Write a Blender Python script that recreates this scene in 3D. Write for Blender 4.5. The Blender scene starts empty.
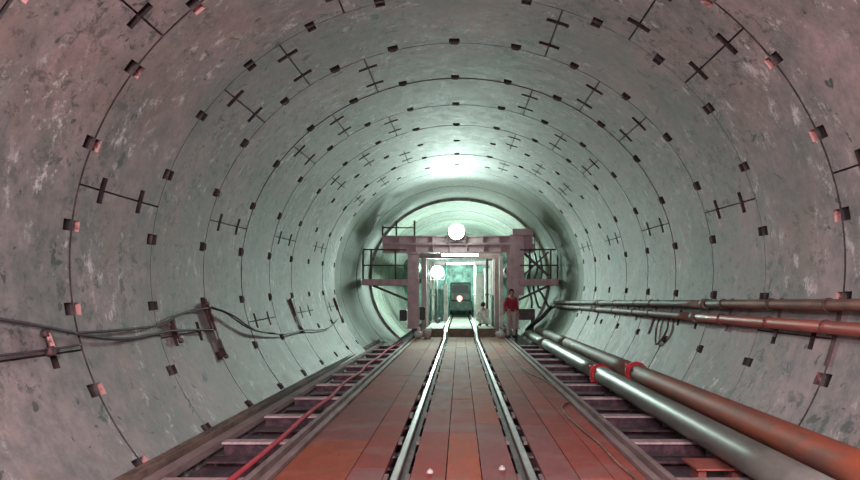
import bpy, bmesh, math, random
from mathutils import Vector, Matrix
random.seed(7)
S = bpy.context.scene
COL = S.collection
F = 739.0; VX = 460.0; VY = 296.0; H = 1.28
A = 3.0; B = 2.68; CX = -0.02
R = math.radians

# ------------------------------------------------------------------ materials
def new_mat(name):
    m = bpy.data.materials.new(name); m.use_nodes = True
    nt = m.node_tree
    return m, nt, nt.nodes['Principled BSDF']

def nd(nt, typ, **kw):
    n = nt.nodes.new(typ)
    for k, v in kw.items():
        if k in n.inputs: n.inputs[k].default_value = v
        else: setattr(n, k, v)
    return n

def ramp(nt, src, p0, p1, c0=(0, 0, 0, 1), c1=(1, 1, 1, 1)):
    r = nd(nt, 'ShaderNodeValToRGB')
    r.color_ramp.elements[0].position = p0; r.color_ramp.elements[0].color = c0
    r.color_ramp.elements[1].position = p1; r.color_ramp.elements[1].color = c1
    nt.links.new(src, r.inputs[0]); return r.outputs[0]

def mix(nt, fac, a, b, mode='MIX'):
    m = nd(nt, 'ShaderNodeMix'); m.data_type = 'RGBA'; m.blend_type = mode
    def put(i, v):
        if hasattr(v, 'is_linked') or hasattr(v, 'links'): nt.links.new(v, m.inputs[i])
        else: m.inputs[i].default_value = v
    put(0, fac); put(6, a); put(7, b)
    return m.outputs[2]

def noise(nt, vec, scale, detail=4, rough=.6, dist=0.0):
    n = nd(nt, 'ShaderNodeTexNoise'); n.inputs['Scale'].default_value = scale
    n.inputs['Detail'].default_value = detail; n.inputs['Roughness'].default_value = rough
    n.inputs['Distortion'].default_value = dist
    nt.links.new(vec, n.inputs['Vector']); return n.outputs[0]

def mapped(nt, sc=(1, 1, 1), loc=(0, 0, 0)):
    g = nd(nt, 'ShaderNodeNewGeometry')
    mp = nd(nt, 'ShaderNodeMapping'); mp.inputs['Scale'].default_value = sc; mp.inputs['Location'].default_value = loc
    nt.links.new(g.outputs['Position'], mp.inputs[0]); return mp.outputs[0]

def concrete(name, base, dark, light, rough=.5, darkcov=.60, lightcov=.66, bump=.25):
    m, nt, p = new_mat(name)
    v = mapped(nt)
    big = noise(nt, v, .8, 4, .6)
    c = mix(nt, ramp(nt, big, .36, .64), tuple(x*y for x, y in zip(base[:3], (.70, .80, .76)))+(1,), tuple(min(1, x*y) for x, y in zip(base[:3], (1.22, 1.12, 1.12)))+(1,))
    mid = noise(nt, mapped(nt, (1, 1, 1), (5, 3, 1)), 5, 7, .75)
    c = mix(nt, ramp(nt, mid, .34, .62, (.60, .62, .62, 1), (1.12, 1.12, 1.12, 1)), c, c, 'MIX')
    mu = nd(nt, 'ShaderNodeMix'); mu.data_type = 'RGBA'; mu.blend_type = 'MULTIPLY'; mu.inputs[0].default_value = 1
    nt.links.new(c, mu.inputs[6]); nt.links.new(ramp(nt, mid, .34, .62, (.52, .55, .55, 1), (1.1, 1.1, 1.1, 1)), mu.inputs[7]); c = mu.outputs[2]
    # chipped dark scabs
    v2 = mapped(nt, (1, .75, 1), (11, 2, 7))
    s1 = noise(nt, v2, 1.0, 2, .5); s2 = noise(nt, v2, 8, 6, .8, .25)
    mm = nd(nt, 'ShaderNodeMath'); mm.operation = 'MULTIPLY'
    nt.links.new(ramp(nt, s1, .44, .56), mm.inputs[0]); nt.links.new(ramp(nt, s2, darkcov-.07, darkcov), mm.inputs[1])
    mk = nd(nt, 'ShaderNodeMath'); mk.operation = 'MULTIPLY'; mk.inputs[1].default_value = .9; nt.links.new(mm.outputs[0], mk.inputs[0])
    c = mix(nt, mk.outputs[0], c, dark)
    s5 = noise(nt, mapped(nt, (1, .8, 1), (2, 9, 4)), 6.5, 2, .6, .6)
    c = mix(nt, ramp(nt, s5, .67, .70), c, dark)
    # rusty and greenish stains
    s6 = noise(nt, mapped(nt, (1, 1, .8), (21, 3, 14)), .9, 4, .65)
    c = mix(nt, ramp(nt, s6, .52, .85), c, (base[0]*.95, base[1]*.72, base[2]*.60, 1))
    s7 = noise(nt, mapped(nt, (1, 1, .8), (1, 33, 4)), 1.3, 4, .65)
    c = mix(nt, ramp(nt, s7, .54, .85), c, (base[0]*.42, base[1]*.62, base[2]*.52, 1))
    # lime bloom / white runs
    v3 = mapped(nt, (1.1, 1.1, .8), (3, 17, 9))
    s3 = noise(nt, v3, 1.0, 2, .5); s4 = noise(nt, v3, 5, 8, .8, 0)
    m2 = nd(nt, 'ShaderNodeMath'); m2.operation = 'MULTIPLY'
    nt.links.new(ramp(nt, s3, .43, .56), m2.inputs[0]); nt.links.new(ramp(nt, s4, lightcov-.11, lightcov-.03), m2.inputs[1])
    mk2 = nd(nt, 'ShaderNodeMath'); mk2.operation = 'MULTIPLY'; mk2.inputs[1].default_value = .85; nt.links.new(m2.outputs[0], mk2.inputs[0])
    c = mix(nt, mk2.outputs[0], c, light)
    nt.links.new(c, p.inputs['Base Color'])
    rr = nd(nt, 'ShaderNodeMapRange'); rr.inputs['To Min'].default_value = rough-.05; rr.inputs['To Max'].default_value = rough+.25; p.inputs['Specular IOR Level'].default_value = .4
    nt.links.new(mid, rr.inputs[0]); nt.links.new(rr.outputs[0], p.inputs['Roughness'])
    bp = nd(nt, 'ShaderNodeBump'); bp.inputs['Strength'].default_value = bump; bp.inputs['Distance'].default_value = .03
    nt.links.new(mid, bp.inputs['Height']); nt.links.new(bp.outputs[0], p.inputs['Normal'])
    return m

def metal(name, col, col2=None, rough=.5, metallic=.0, scale=6, cov=(.45, .6), sc=(1, .3, 1), bump=.1):
    m, nt, p = new_mat(name)
    v = mapped(nt, sc)
    n = noise(nt, v, scale, 5, .7)
    if col2 is None: col2 = tuple(x*.65 for x in col)
    c = mix(nt, ramp(nt, n, *cov), tuple(col2)+(1,), tuple(col)+(1,))
    nt.links.new(c, p.inputs['Base Color'])
    p.inputs['Roughness'].default_value = rough; p.inputs['Metallic'].default_value = metallic
    bp = nd(nt, 'ShaderNodeBump'); bp.inputs['Strength'].default_value = bump; bp.inputs['Distance'].default_value = .01
    nt.links.new(n, bp.inputs['Height']); nt.links.new(bp.outputs[0], p.inputs['Normal'])
    return m

def emit(name, col, s):
    m, nt, p = new_mat(name)
    v = noise(nt, mapped(nt), 3)
    p.inputs['Base Color'].default_value = tuple(col)+(1,)
    p.inputs['Emission Color'].default_value = tuple(col)+(1,)
    p.inputs['Emission Strength'].default_value = s
    return m

M = {}
M['conc'] = concrete('segment_concrete', (.33, .30, .295, 1), (.07, .085, .08, 1), (.74, .78, .76, 1))
M['conc_far'] = concrete('shaded_green_concrete', (.075, .105, .06, 1), (.015, .025, .015, 1), (.35, .42, .28, 1), bump=.8, lightcov=.68)  # shade of the stretch before the gantry put into the concrete colour
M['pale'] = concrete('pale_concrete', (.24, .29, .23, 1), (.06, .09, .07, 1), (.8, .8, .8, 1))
M['pocket'] = metal('rusty_shaded_pocket', (.045, .022, .022), (.012, .01, .01), .9, 0, 20)  # rust tone taken near black; shade of the recess is in the colour
M['pocketlit'] = metal('pink_lit_pocket', (.50, .27, .25), (.08, .04, .04), .85, 0, 9, (.40, .5), (1, 1, 1))  # lit copy of the pocket; light on its floor put into the pink
M['groove'] = metal('dark_joint', (.09, .07, .065), (.03, .03, .03), .9, 0, 8)
M['invert'] = metal('wet_dark_invert', (.06, .05, .055), (.02, .02, .02), .5, 0, 5)
M['rail'] = metal('polished_rail', (.62, .62, .60), (.45, .43, .42), .35, .6, 4, bump=0)
M['railside'] = metal('rail_side_steel', (.25, .22, .20), (.14, .12, .11), .75, 0, 6, bump=0)
M['beam'] = metal('grey_pink_steel', (.40, .31, .30), (.20, .13, .12), .55, .1, 5, (.35, .65))
M['outer'] = metal('brown_steel', (.27, .19, .15), (.10, .07, .06), .6, .1, 5)
M['cross'] = metal('pale_crossbeam_steel', (.60, .48, .48), (.42, .30, .30), .6, 0, 6)
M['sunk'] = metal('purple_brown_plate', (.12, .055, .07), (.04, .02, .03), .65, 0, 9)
M['redplate'] = metal('rust_red_plate', (.42, .12, .09), (.25, .06, .05), .65, 0, 6)
M['gpipe'] = metal('grey_green_pipe_paint', (.22, .235, .205), (.13, .135, .115), .42, .1, 5, (.35, .65))
M['opipe'] = metal('orange_rust_pipe', (.34, .09, .045), (.19, .085, .06), .6, 0, 7, (.4, .55))
M['bpipe'] = metal('brown_rust_pipe', (.28, .15, .10), (.14, .08, .06), .6, 0, 5)
M['spipe'] = metal('salmon_red_pipe', (.55, .16, .12), (.30, .10, .08), .45, .1, 5, (.3, .6))
M['gbpipe'] = metal('grey_brown_pipe', (.24, .20, .15), (.11, .1, .08), .6, 0, 5)
M['redcl'] = metal('red_clamp_paint', (.62, .035, .05), (.4, .02, .03), .45, 0, 8)
M['redhose'] = metal('red_hose_rubber', (.62, .06, .09), (.5, .04, .07), .8, 0, 8)
M['cable'] = metal('black_cable_rubber', (.09, .075, .085), (.04, .035, .04), .6, 0, 10)
M['tancable'] = metal('dusty_tan_cable', (.36, .22, .15), (.18, .1, .07), .7, 0, 10)
M['strap'] = metal('rusty_strap', (.12, .055, .05), (.05, .03, .03), .7, 0, 14)
M['gantry'] = metal('dusty_pink_gantry_paint', (.58, .42, .44), (.38, .27, .29), .55, 0, 4, (.35, .65), (1, 1, 1))
M['gantrydk'] = metal('dark_gantry_steel', (.12, .10, .10), (.06, .05, .05), .6, .1, 6)
M['white'] = metal('white_paint', (.72, .72, .68), (.5, .5, .47), .6, 0, 5, (.35, .6))
M['black'] = metal('black_plastic', (.02, .022, .025), (.012, .012, .014), .5, 0, 8)
M['green'] = metal('machinery_green', (.07, .14, .11), (.03, .06, .05), .5, .1, 5)
M['teal'] = metal('teal_machine_paint', (.10, .26, .22), (.05, .12, .1), .5, 0, 5)
M['bulk'] = metal('mottled_teal_bulkhead', (.22, .40, .34), (.05, .10, .09), .6, 0, 2.5, (.4, .6), (1, 1, 1))
M['platf'] = metal('pale_dusty_platform', (.50, .52, .45), (.36, .38, .32), .7, 0, 3)
M['platfront'] = metal('brown_platform_edge', (.24, .17, .11), (.14, .10, .07), .7, 0, 5)
M['timber'] = metal('timber_packing', (.30, .20, .12), (.16, .1, .06), .8, 0, 8)
M['skin'] = metal('skin', (.55, .33, .24), (.5, .29, .2), .6, 0, 8, bump=0)
M['hair'] = metal('black_hair', (.02, .016, .014), (.01, .01, .01), .6, 0, 30)
M['redcloth'] = metal('red_jacket_cloth', (.50, .05, .10), (.33, .03, .06), .85, 0, 14)
M['palecloth'] = metal('pale_trouser_cloth', (.62, .58, .55), (.5, .45, .42), .85, 0, 14)
M['whitecloth'] = metal('white_shirt_cloth', (.78, .78, .76), (.65, .65, .63), .85, 0, 14)
M['darkcloth'] = metal('dark_trouser_cloth', (.05, .06, .07), (.03, .03, .04), .85, 0, 14)
M['lamp'] = emit('floodlight_glass', (1, 1, .97), 10)
M['lamp2'] = emit('cool_floodlight_glass', (.85, 1, .97), 12)
M['tube'] = emit('fluorescent_tube_glass', (1, .97, .9), 6)
M['redlamp'] = emit('red_lamp_glass', (1, .25, .2), 2.5)

# deck plates: tint comes from a per-plate attribute (rust red per plate, far ones with the lighting's grey tint painted in)
def deck_mat():
    m, nt, p = new_mat('rust_red_deck_plate')
    at = nd(nt, 'ShaderNodeAttribute'); at.attribute_name = 'tint'
    n = noise(nt, mapped(nt, (1, .35, 1)), 7, 6, .7)
    n2 = noise(nt, mapped(nt, (1, 1, 1), (4, 4, 4)), 1.3, 3, .6)
    c = mix(nt, 1.0, at.outputs['Color'], ramp(nt, n, .3, .7, (.62, .58, .6, 1), (1.0, 1.0, 1.0, 1)), 'MULTIPLY')
    c = mix(nt, ramp(nt, n2, .52, .8), c, (.33, .22, .2, 1))
    n3 = noise(nt, mapped(nt, (1.2, .8, 1), (8, 1, 0)), 16, 4, .7)
    c = mix(nt, ramp(nt, n3, .66, .70), c, (.07, .04, .04, 1))
    nt.links.new(c, p.inputs['Base Color'])
    rr = nd(nt, 'ShaderNodeMapRange'); rr.inputs['To Min'].default_value = .6; rr.inputs['To Max'].default_value = .9; p.inputs['Specular IOR Level'].default_value = .12
    nt.links.new(n, rr.inputs[0]); nt.links.new(rr.outputs[0], p.inputs['Roughness'])
    bp = nd(nt, 'ShaderNodeBump'); bp.inputs['Strength'].default_value = .2; bp.inputs['Distance'].default_value = .01
    nt.links.new(n, bp.inputs['Height']); nt.links.new(bp.outputs[0], p.inputs['Normal'])
    return m
M['deck'] = deck_mat()

# ------------------------------------------------------------------ builders
def tag(o, label=None, cat=None, group=None, kind=None):
    if label: o['label'] = label
    if cat: o['category'] = cat
    if group: o['group'] = group
    if kind: o['kind'] = kind
    return o

def empty(name, loc, rz=0):
    o = bpy.data.objects.new(name, None); COL.objects.link(o)
    o.location = loc; o.rotation_euler.z = rz; o.empty_display_size = .1
    return o

class MB:
    def __init__(s): s.bm = bmesh.new(); s.mi = 0
    def _mark(s, fs, mi):
        for f in fs: f.material_index = mi
    def box(s, a, b, mi=0, rot=None, bev=0):
        a = Vector(a); b = Vector(b); c = (a+b)/2; d = b-a
        r = bmesh.ops.create_cube(s.bm, size=1)
        vs = r['verts']
        mat = Matrix.Translation(c) @ (rot.to_4x4() if rot else Matrix.Identity(4)) @ Matrix.Diagonal((abs(d.x), abs(d.y), abs(d.z), 1))
        bmesh.ops.transform(s.bm, matrix=mat, verts=vs)
        fs = list({f for v in vs for f in v.link_faces}); s._mark(fs, mi)
        if bev:
            es = list({e for v in vs for e in v.link_edges})
            r2 = bmesh.ops.bevel(s.bm, geom=es, offset=bev, segments=1, affect='EDGES', clamp_overlap=True)
            s._mark(r2['faces'], mi)
        return s
    def bar(s, p, q, w, h=None, mi=0):
        p = Vector(p); q = Vector(q); d = q-p; L = d.length
        h = h or w
        rot = d.to_track_quat('Y', 'Z').to_matrix()
        c = (p+q)/2
        return s.box(c-Vector((w/2, L/2, h/2)), c+Vector((w/2, L/2, h/2)), mi, rot)
    def cyl(s, p, q, r, r2=None, n=16, mi=0, cap=True):
        p = Vector(p); q = Vector(q); d = q-p
        mat = Matrix.Translation((p+q)/2) @ d.to_track_quat('Z', 'Y').to_matrix().to_4x4()
        g = bmesh.ops.create_cone(s.bm, cap_ends=cap, segments=n, radius1=r, radius2=r if r2 is None else r2, depth=d.length, matrix=mat)
        fs = {f for v in g['verts'] for f in v.link_faces}
        for f in fs:
            f.material_index = mi
            if len(f.verts) == 4: f.smooth = True
        return s
    def ball(s, c, r, sc=(1, 1, 1), mi=0, n=16):
        g = bmesh.ops.create_uvsphere(s.bm, u_segments=n, v_segments=n//2+2, radius=r,
              matrix=Matrix.Translation(c) @ Matrix.Diagonal((sc[0], sc[1], sc[2], 1)))
        for f in {f for v in g['verts'] for f in v.link_faces}: f.smooth = True; f.material_index = mi
        return s
    def tube(s, pts, r, n=10, mi=0, cap=True):
        pts = [Vector(p) for p in pts]; rings = []
        up = Vector((0, 0, 1))
        for i, p in enumerate(pts):
            d = (pts[min(i+1, len(pts)-1)] - pts[max(i-1, 0)]).normalized()
            u = d.cross(up)
            if u.length < 1e-3: u = d.cross(Vector((1, 0, 0)))
            u.normalize(); w = u.cross(d).normalized()
            rr = r[i] if isinstance(r, (list, tuple)) else r
            rings.append([s.bm.verts.new(p + (u*math.cos(a)+w*math.sin(a))*rr) for a in [2*math.pi*k/n for k in range(n)]])
        for a, b in zip(rings, rings[1:]):
            for k in range(n):
                f = s.bm.faces.new((a[k], a[(k+1) % n], b[(k+1) % n], b[k])); f.smooth = True; f.material_index = mi
        if cap:
            f = s.bm.faces.new(rings[0][::-1]); f.material_index = mi
            f = s.bm.faces.new(rings[-1]); f.material_index = mi
        return s
    def extrude_profile(s, prof, path, mi=0):
        """profile (x,z) swept along path [(y,dz)] ; closed profile"""
        rings = [[s.bm.verts.new((x, y, z+dz)) for x, z in prof] for y, dz in path]
        n = len(prof)
        for a, b in zip(rings, rings[1:]):
            for k in range(n):
                f = s.bm.faces.new((a[k], a[(k+1) % n], b[(k+1) % n], b[k])); f.material_index = mi
        s.bm.faces.new(rings[0][::-1]); s.bm.faces.new(rings[-1])
        return s
    def torus(s, c, axis, R0, r, n=24, m=8, mi=0, a0=0, a1=2*math.pi):
        axis = Vector(axis).normalized(); u = axis.orthogonal().normalized(); w = axis.cross(u)
        pts = [Vector(c)+(u*math.cos(t)+w*math.sin(t))*R0 for t in [a0+(a1-a0)*k/n for k in range(n+1)]]
        return s.tube(pts, r, m, mi, cap=False)
    def build(s, name, mats, parent=None, loc=None):
        bmesh.ops.recalc_face_normals(s.bm, faces=s.bm.faces)
        me = bpy.data.meshes.new(name)
        if loc is not None: bmesh.ops.translate(s.bm, verts=s.bm.verts, vec=-Vector(loc))
        s.bm.to_mesh(me); s.bm.free()
        for m in (mats if isinstance(mats, (list, tuple)) else [mats]): me.materials.append(M[m] if isinstance(m, str) else m)
        o = bpy.data.objects.new(name, me); COL.objects.link(o)
        if loc is not None: o.location = loc
        if parent: o.parent = parent
        return o

def spline(pts, sub=6):
    pts = [Vector(p) for p in pts]; out = []
    for i in range(len(pts)-1):
        p0 = pts[max(i-1, 0)]; p1 = pts[i]; p2 = pts[i+1]; p3 = pts[min(i+2, len(pts)-1)]
        for k in range(sub):
            t = k/sub
            out.append(.5*((2*p1)+(p2-p0)*t+(2*p0-5*p1+4*p2-p3)*t*t+(3*p1-p0-3*p2+p3)*t**3))
    out.append(pts[-1]); return out

def copy_tree(o, parent=None):
    c = o.copy(); COL.objects.link(c); c.parent = parent
    for ch in list(o.children): copy_tree(ch, c)
    return c

# ------------------------------------------------------------------ tunnel geometry
def cz(y):                       # height of the tunnel's centre above the deck: the bore climbs gently
    return H + .265 + .018*max(0, min(y, 24)-7)
def J(k): return 5.71 + 1.5*(k-1)
def wallp(t, y, inset=0.0):
    t = R(t)
    return Vector((CX+(A-inset)*math.cos(t), y, cz(y)+(B-inset)*math.sin(t)))
def ray_wall(px, py, inset=.03):
    dx = (px-VX)/F; dz = (VY-py)/F
    lo, hi = .5, 40
    for _ in range(60):
        y = (lo+hi)/2
        v = ((dx*y-CX)/(A-inset))**2 + ((H+dz*y-cz(y))/(B-inset))**2
        if v < 1: lo = y
        else: hi = y
    return Vector((dx*y, y, H+dz*y))
def ray_floor(px, py, z=0.0):
    y = (H-z)*F/(py-VY); return Vector(((px-VX)/F*y, y, z))

DT = 360/26; T0 = 90.9
pk = [T0+DT*k for k in range(-11, 12)]
ODD = [T0+DT*(k+.5) for k in (-4, -3, 1, 5, -8)]     # longitudinal joints of ring A kind (43.7 57 111.5 165.7)
EVEN = [T0+DT*(k+.5) for k in (-6, -2, 2, 3, 7)]     # 16.7 70.5 124.5 138 193
RK0, RK1 = -7, 9

def lining(name, t0, t1, k0, k1, mats, pockets=True, grow=0.0, step=2.4, y_end=None):
    """one continuous face of bolted segments between angles t0..t1 and joints k0..k1: real recesses"""
    bm = bmesh.new()
    rnd = random.Random(3)
    ringoff = {k: random.Random(k*7+1).uniform(-.006, .006) for k in range(k0-1, k1+2)}
    # columns
    rec = []                       # (ta, tb, ya, yb, depth, mat)
    for k in range(k0, k1+1):
        yj = J(k)
        if pockets and yj < 28:
            for i, t in enumerate(pk):
                r2 = random.Random(k*100+i)
                w = 1.0 + r2.uniform(-.12, .12)
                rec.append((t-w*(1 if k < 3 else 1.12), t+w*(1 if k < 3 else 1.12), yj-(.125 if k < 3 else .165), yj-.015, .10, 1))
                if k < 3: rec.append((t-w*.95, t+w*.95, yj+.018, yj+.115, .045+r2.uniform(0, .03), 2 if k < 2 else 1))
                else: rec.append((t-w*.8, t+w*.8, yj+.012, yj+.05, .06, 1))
        js = ODD if k % 2 == 1 else EVEN
        if pockets and k < k1:
            for t in js:
                r2 = random.Random(k*50+int(t))
                rec.append((t-.16, t+.16, yj, yj+1.5, .022, 3))
                for fr in (.24, .72):
                    y = yj+1.5*fr
                    rec.append((t-2.3, t+2.3, y-.045, y+.045, .07, 1))
        gw = .015 if k < 3 else .010
        rec.append((t0-1, t1+1, yj-gw, yj+gw, .03 if k < 3 else .02, 3))
    ys = set(); ts = set([t0, t1])
    yA = J(k0); yB = J(k1) if y_end is None else y_end
    n = int((t1-t0)/step)
    for a, b, c, d, *_ in rec:
        for v in (c, d):
            if yA <= v <= yB: ys.add(round(v, 4))
        for v in (a, b):
            if t0 <= v <= t1: ts.add(round(v, 3))
    ys.add(yA); ys.add(yB)
    tsl = sorted(ts)
    i = 0
    while i < len(tsl)-1:
        if tsl[i+1]-tsl[i] > step: tsl.insert(i+1, min(tsl[i]+step*.9, (tsl[i]+tsl[i+1])/2 if tsl[i+1]-tsl[i] < 2*step else 1e9))
        i += 1
    ysl = sorted(ys)
    nT = len(tsl)-1; nY = len(ysl)-1
    dep = [[0]*nY for _ in range(nT)]; mt = [[0]*nY for _ in range(nT)]
    for a in range(nT):
        for b in range(nY):
            k = int(math.floor((((ysl[b]+ysl[b+1])/2)-J(1))/1.5))+1
            dep[a][b] = grow + ringoff.get(k, 0)
    for (ta, tb, ya, yb, d, m) in sorted(rec, key=lambda r: r[4]):
        for a in range(nT):
            tm = (tsl[a]+tsl[a+1])/2
            if not ta < tm < tb: continue
            for b in range(nY):
                ym = (ysl[b]+ysl[b+1])/2
                if ya < ym < yb: dep[a][b] = grow+d; mt[a][b] = m
    cache = {}
    def V(a, b, d):
        key = (a, b, round(d, 4))
        if key not in cache: cache[key] = bm.verts.new(wallp(tsl[a], ysl[b], -d))
        return cache[key]
    for a in range(nT):
        for b in range(nY):
            d = dep[a][b]
            f = bm.faces.new((V(a, b, d), V(a+1, b, d), V(a+1, b+1, d), V(a, b+1, d)))
            f.material_index = mt[a][b]; f.smooth = True
            def side(c1, c2, d2, m2):
                if abs(d2-d) < 1e-5: return
                vs = [bm.verts.new(wallp(tsl[c[0]], ysl[c[1]], -dd)) for c, dd in ((c1, d), (c2, d), (c2, d2), (c1, d2))]
                f = bm.faces.new(vs); f.material_index = (mt[a][b] if d > d2 else m2)
            if a+1 < nT: side((a+1, b), (a+1, b+1), dep[a+1][b], mt[a+1][b])
            if b+1 < nY: side((a, b+1), (a+1, b+1), dep[a][b+1], mt[a][b+1])
    me = bpy.data.meshes.new(name); bm.to_mesh(me); bm.free()
    for m in mats: me.materials.append(M[m])
    o = bpy.data.objects.new(name, me); COL.objects.link(o)
    tag(o, kind='structure'); return o

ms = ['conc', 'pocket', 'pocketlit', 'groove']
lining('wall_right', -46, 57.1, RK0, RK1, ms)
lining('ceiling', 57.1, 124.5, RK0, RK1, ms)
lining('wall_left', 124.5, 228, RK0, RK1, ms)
# shade painted in as dark green beyond the last pale ring, then pale lining
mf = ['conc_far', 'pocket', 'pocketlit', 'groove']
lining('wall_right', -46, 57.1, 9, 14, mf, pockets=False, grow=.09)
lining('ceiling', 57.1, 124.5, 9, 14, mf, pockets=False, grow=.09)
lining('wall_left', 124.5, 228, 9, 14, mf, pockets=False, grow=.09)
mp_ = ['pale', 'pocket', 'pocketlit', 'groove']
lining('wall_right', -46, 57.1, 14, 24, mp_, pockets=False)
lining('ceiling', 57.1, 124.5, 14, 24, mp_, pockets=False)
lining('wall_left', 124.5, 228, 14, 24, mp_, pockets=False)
# end faces
def disc(name, y, mat, th=.2):
    mb = MB(); bm = mb.bm; vs = [[bm.verts.new(wallp(t, yy, -.12)) for t in range(0, 360, 6)] for yy in (y, y+th)]
    bm.faces.new(vs[0]); bm.faces.new(vs[1][::-1])
    n = len(vs[0])
    for i in range(n): bm.faces.new((vs[0][i], vs[0][(i+1) % n], vs[1][(i+1) % n], vs[1][i]))
    return tag(mb.build(name, mat), kind='structure')
disc('wall_far', J(24), 'bulk')
disc('wall_back', J(RK0)-.2, 'conc')
# step collars where the bore widens
mb = MB(); bm = mb.bm
for y, in ((J(9),), (J(14),)):
    a = [bm.verts.new(wallp(t, y, .004)) for t in range(-46, 229, 2)]; b = [bm.verts.new(wallp(t, y, -.12)) for t in range(-46, 229, 2)]
    a2 = [bm.verts.new(wallp(t, y+.03, .004)) for t in range(-46, 229, 2)]
    for i in range(len(a)-1): bm.faces.new((a[i], a[i+1], b[i+1], b[i])); bm.faces.new((a[i], a[i+1], a2[i+1], a2[i]))
tag(mb.build('trim_1', 'conc'), kind='structure')
# invert
mb = MB(); mb.box((-2.17, J(RK0), -.40), (2.13, J(24), -.30)); tag(mb.build('floor', 'invert'), kind='structure')

# ------------------------------------------------------------------ deck of steel plates
RXL, RXR = -.45, .50
def deck():
    bm = bmesh.new(); lay = bm.loops.layers.float_color.new('tint')
    rnd = random.Random(12)
    strips = [(-1.31, -.80, 2.6), (-.80, -.545, 3.1), (-.355, -.10, 1.9), (-.10, .155, 2.3), (.155, .405, 2.9), (.595, .84, 2.6), (.84, 1.08, 3.3), (1.08, 1.31, 2.4)]
    def plate(x0, x1, y0, y1, z, tint, th=.03):
        g = .004
        r = bmesh.ops.create_cube(bm, size=1, matrix=Matrix.Translation(((x0+x1)/2, (y0+y1)/2, z-th/2)) @ Matrix.Diagonal((x1-x0-2*g, y1-y0-2*g, th, 1)))
        for f in {f for v in r['verts'] for f in v.link_faces}:
            for l in f.loops: l[lay] = tint
    for i, (x0, x1, L) in enumerate(strips):
        y = -4.6 + rnd.uniform(0, 1.5)
        while y < 23.0:
            y1 = min(y+L*rnd.uniform(.85, 1.15), 23.0)
            if 23.0-y1 < .5: y1 = 23.0
            v = rnd.uniform(.8, 1.15); q = rnd.random()
            c = (.43, .105, .085) if q < .5 else ((.38, .15, .14) if q < .8 else (.50, .14, .075))
            if x0 > .8: c = (.46, .115, .085)
            if y > 15.5: c = tuple(.45*a+.55*b for a, b in zip(c, (.33, .27, .20)))  # far plates pulled to sandy grey, the lighting's tint painted into them
            plate(x0, x1, y, y1, rnd.uniform(-.002, .002), (c[0]*v, c[1]*v, c[2]*v, 1))
            y = y1
    # clip plates that bridge the rail slots
    y = 5.1-1.42*7
    while y < 22.6:
        for rx in (RXL, RXR):
            for s in (-1, 1):
                a, b = sorted((rx+s*.058, rx+s*.098))
                plate(a, b, y, y+.24, -.004, (.30, .24, .22, 1))
        y += 1.42
    me = bpy.data.meshes.new('floor'); bm.to_mesh(me); bm.free(); me.materials.append(M['deck'])
    o = bpy.data.objects.new('floor', me); COL.objects.link(o); tag(o, kind='structure')
deck()

# rails
def rail(x, label):
    prof = [(-.055, -.085), (.055, -.085), (.055, -.073), (.010, -.06), (.010, .005), (.027, .012), (.027, .036), (.02, .042), (-.02, .042), (-.027, .036), (-.027, .012), (-.010, .005), (-.010, -.06), (-.055, -.073)]
    prof = [(x+a, b) for a, b in prof]
    path = [(-4.6, 0), (21.4, 0), (23.0, .262), (24, .335), (40, .335)]
    mb = MB(); mb.extrude_profile(prof, path, 1)
    for f in mb.bm.faces:
        c = f.calc_center_median()
        n = f.normal
        f.normal_update()
        if len(f.verts) == 4 and abs(f.normal.z) > .6:
            zz = c.z - (0 if c.y < 21.4 else 0)
            if all(v.co.z > .03 for v in f.verts): f.material_index = 0
    o = mb.build('rail', ['rail', 'railside'])
    tag(o, label, 'rail', 'track rails set in the deck'); return o
rail(RXL, 'left rail of the narrow track down the middle of the red deck')
rail(RXR, 'right rail of the narrow track down the middle of the red deck')

# longitudinal edge beams (channels the gantry rolls on)
def edge_beam(xc, label):
    w = .085
    prof = [(-w, -.16), (w, -.16), (w, .025), (w-.05, .025), (w-.05, -.03), (-w+.05, -.03), (-w+.05, .025), (-w, .025)]
    mb = MB(); mb.extrude_profile([(xc+a, b) for a, b in prof], [(-4.6, 0), (23.4, 0)], 0)
    return tag(mb.build('edge_beam', 'beam'), label, 'steel beam', 'channel beams along the deck edges')
edge_beam(-1.405, 'grooved grey steel beam along the left edge of the red deck')
edge_beam(1.405, 'grooved grey steel beam along the right edge of the red deck')
def outer_beam(x0, x1, label):
    mb = MB(); mb.box((x0, -4.6, -.06), (x1, 21.5, 0), 0); mb.box(((x0+x1)/2-.02, -4.6, 0), ((x0+x1)/2+.02, 21.5, .02), 0)
    return tag(mb.build('wall_beam', 'outer'), label, 'steel beam')
outer_beam(-2.42, -2.31, 'brown steel beam at the foot of the left tunnel wall')
outer_beam(2.27, 2.38, 'brown steel beam at the foot of the right tunnel wall beneath the orange pipe')

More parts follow.
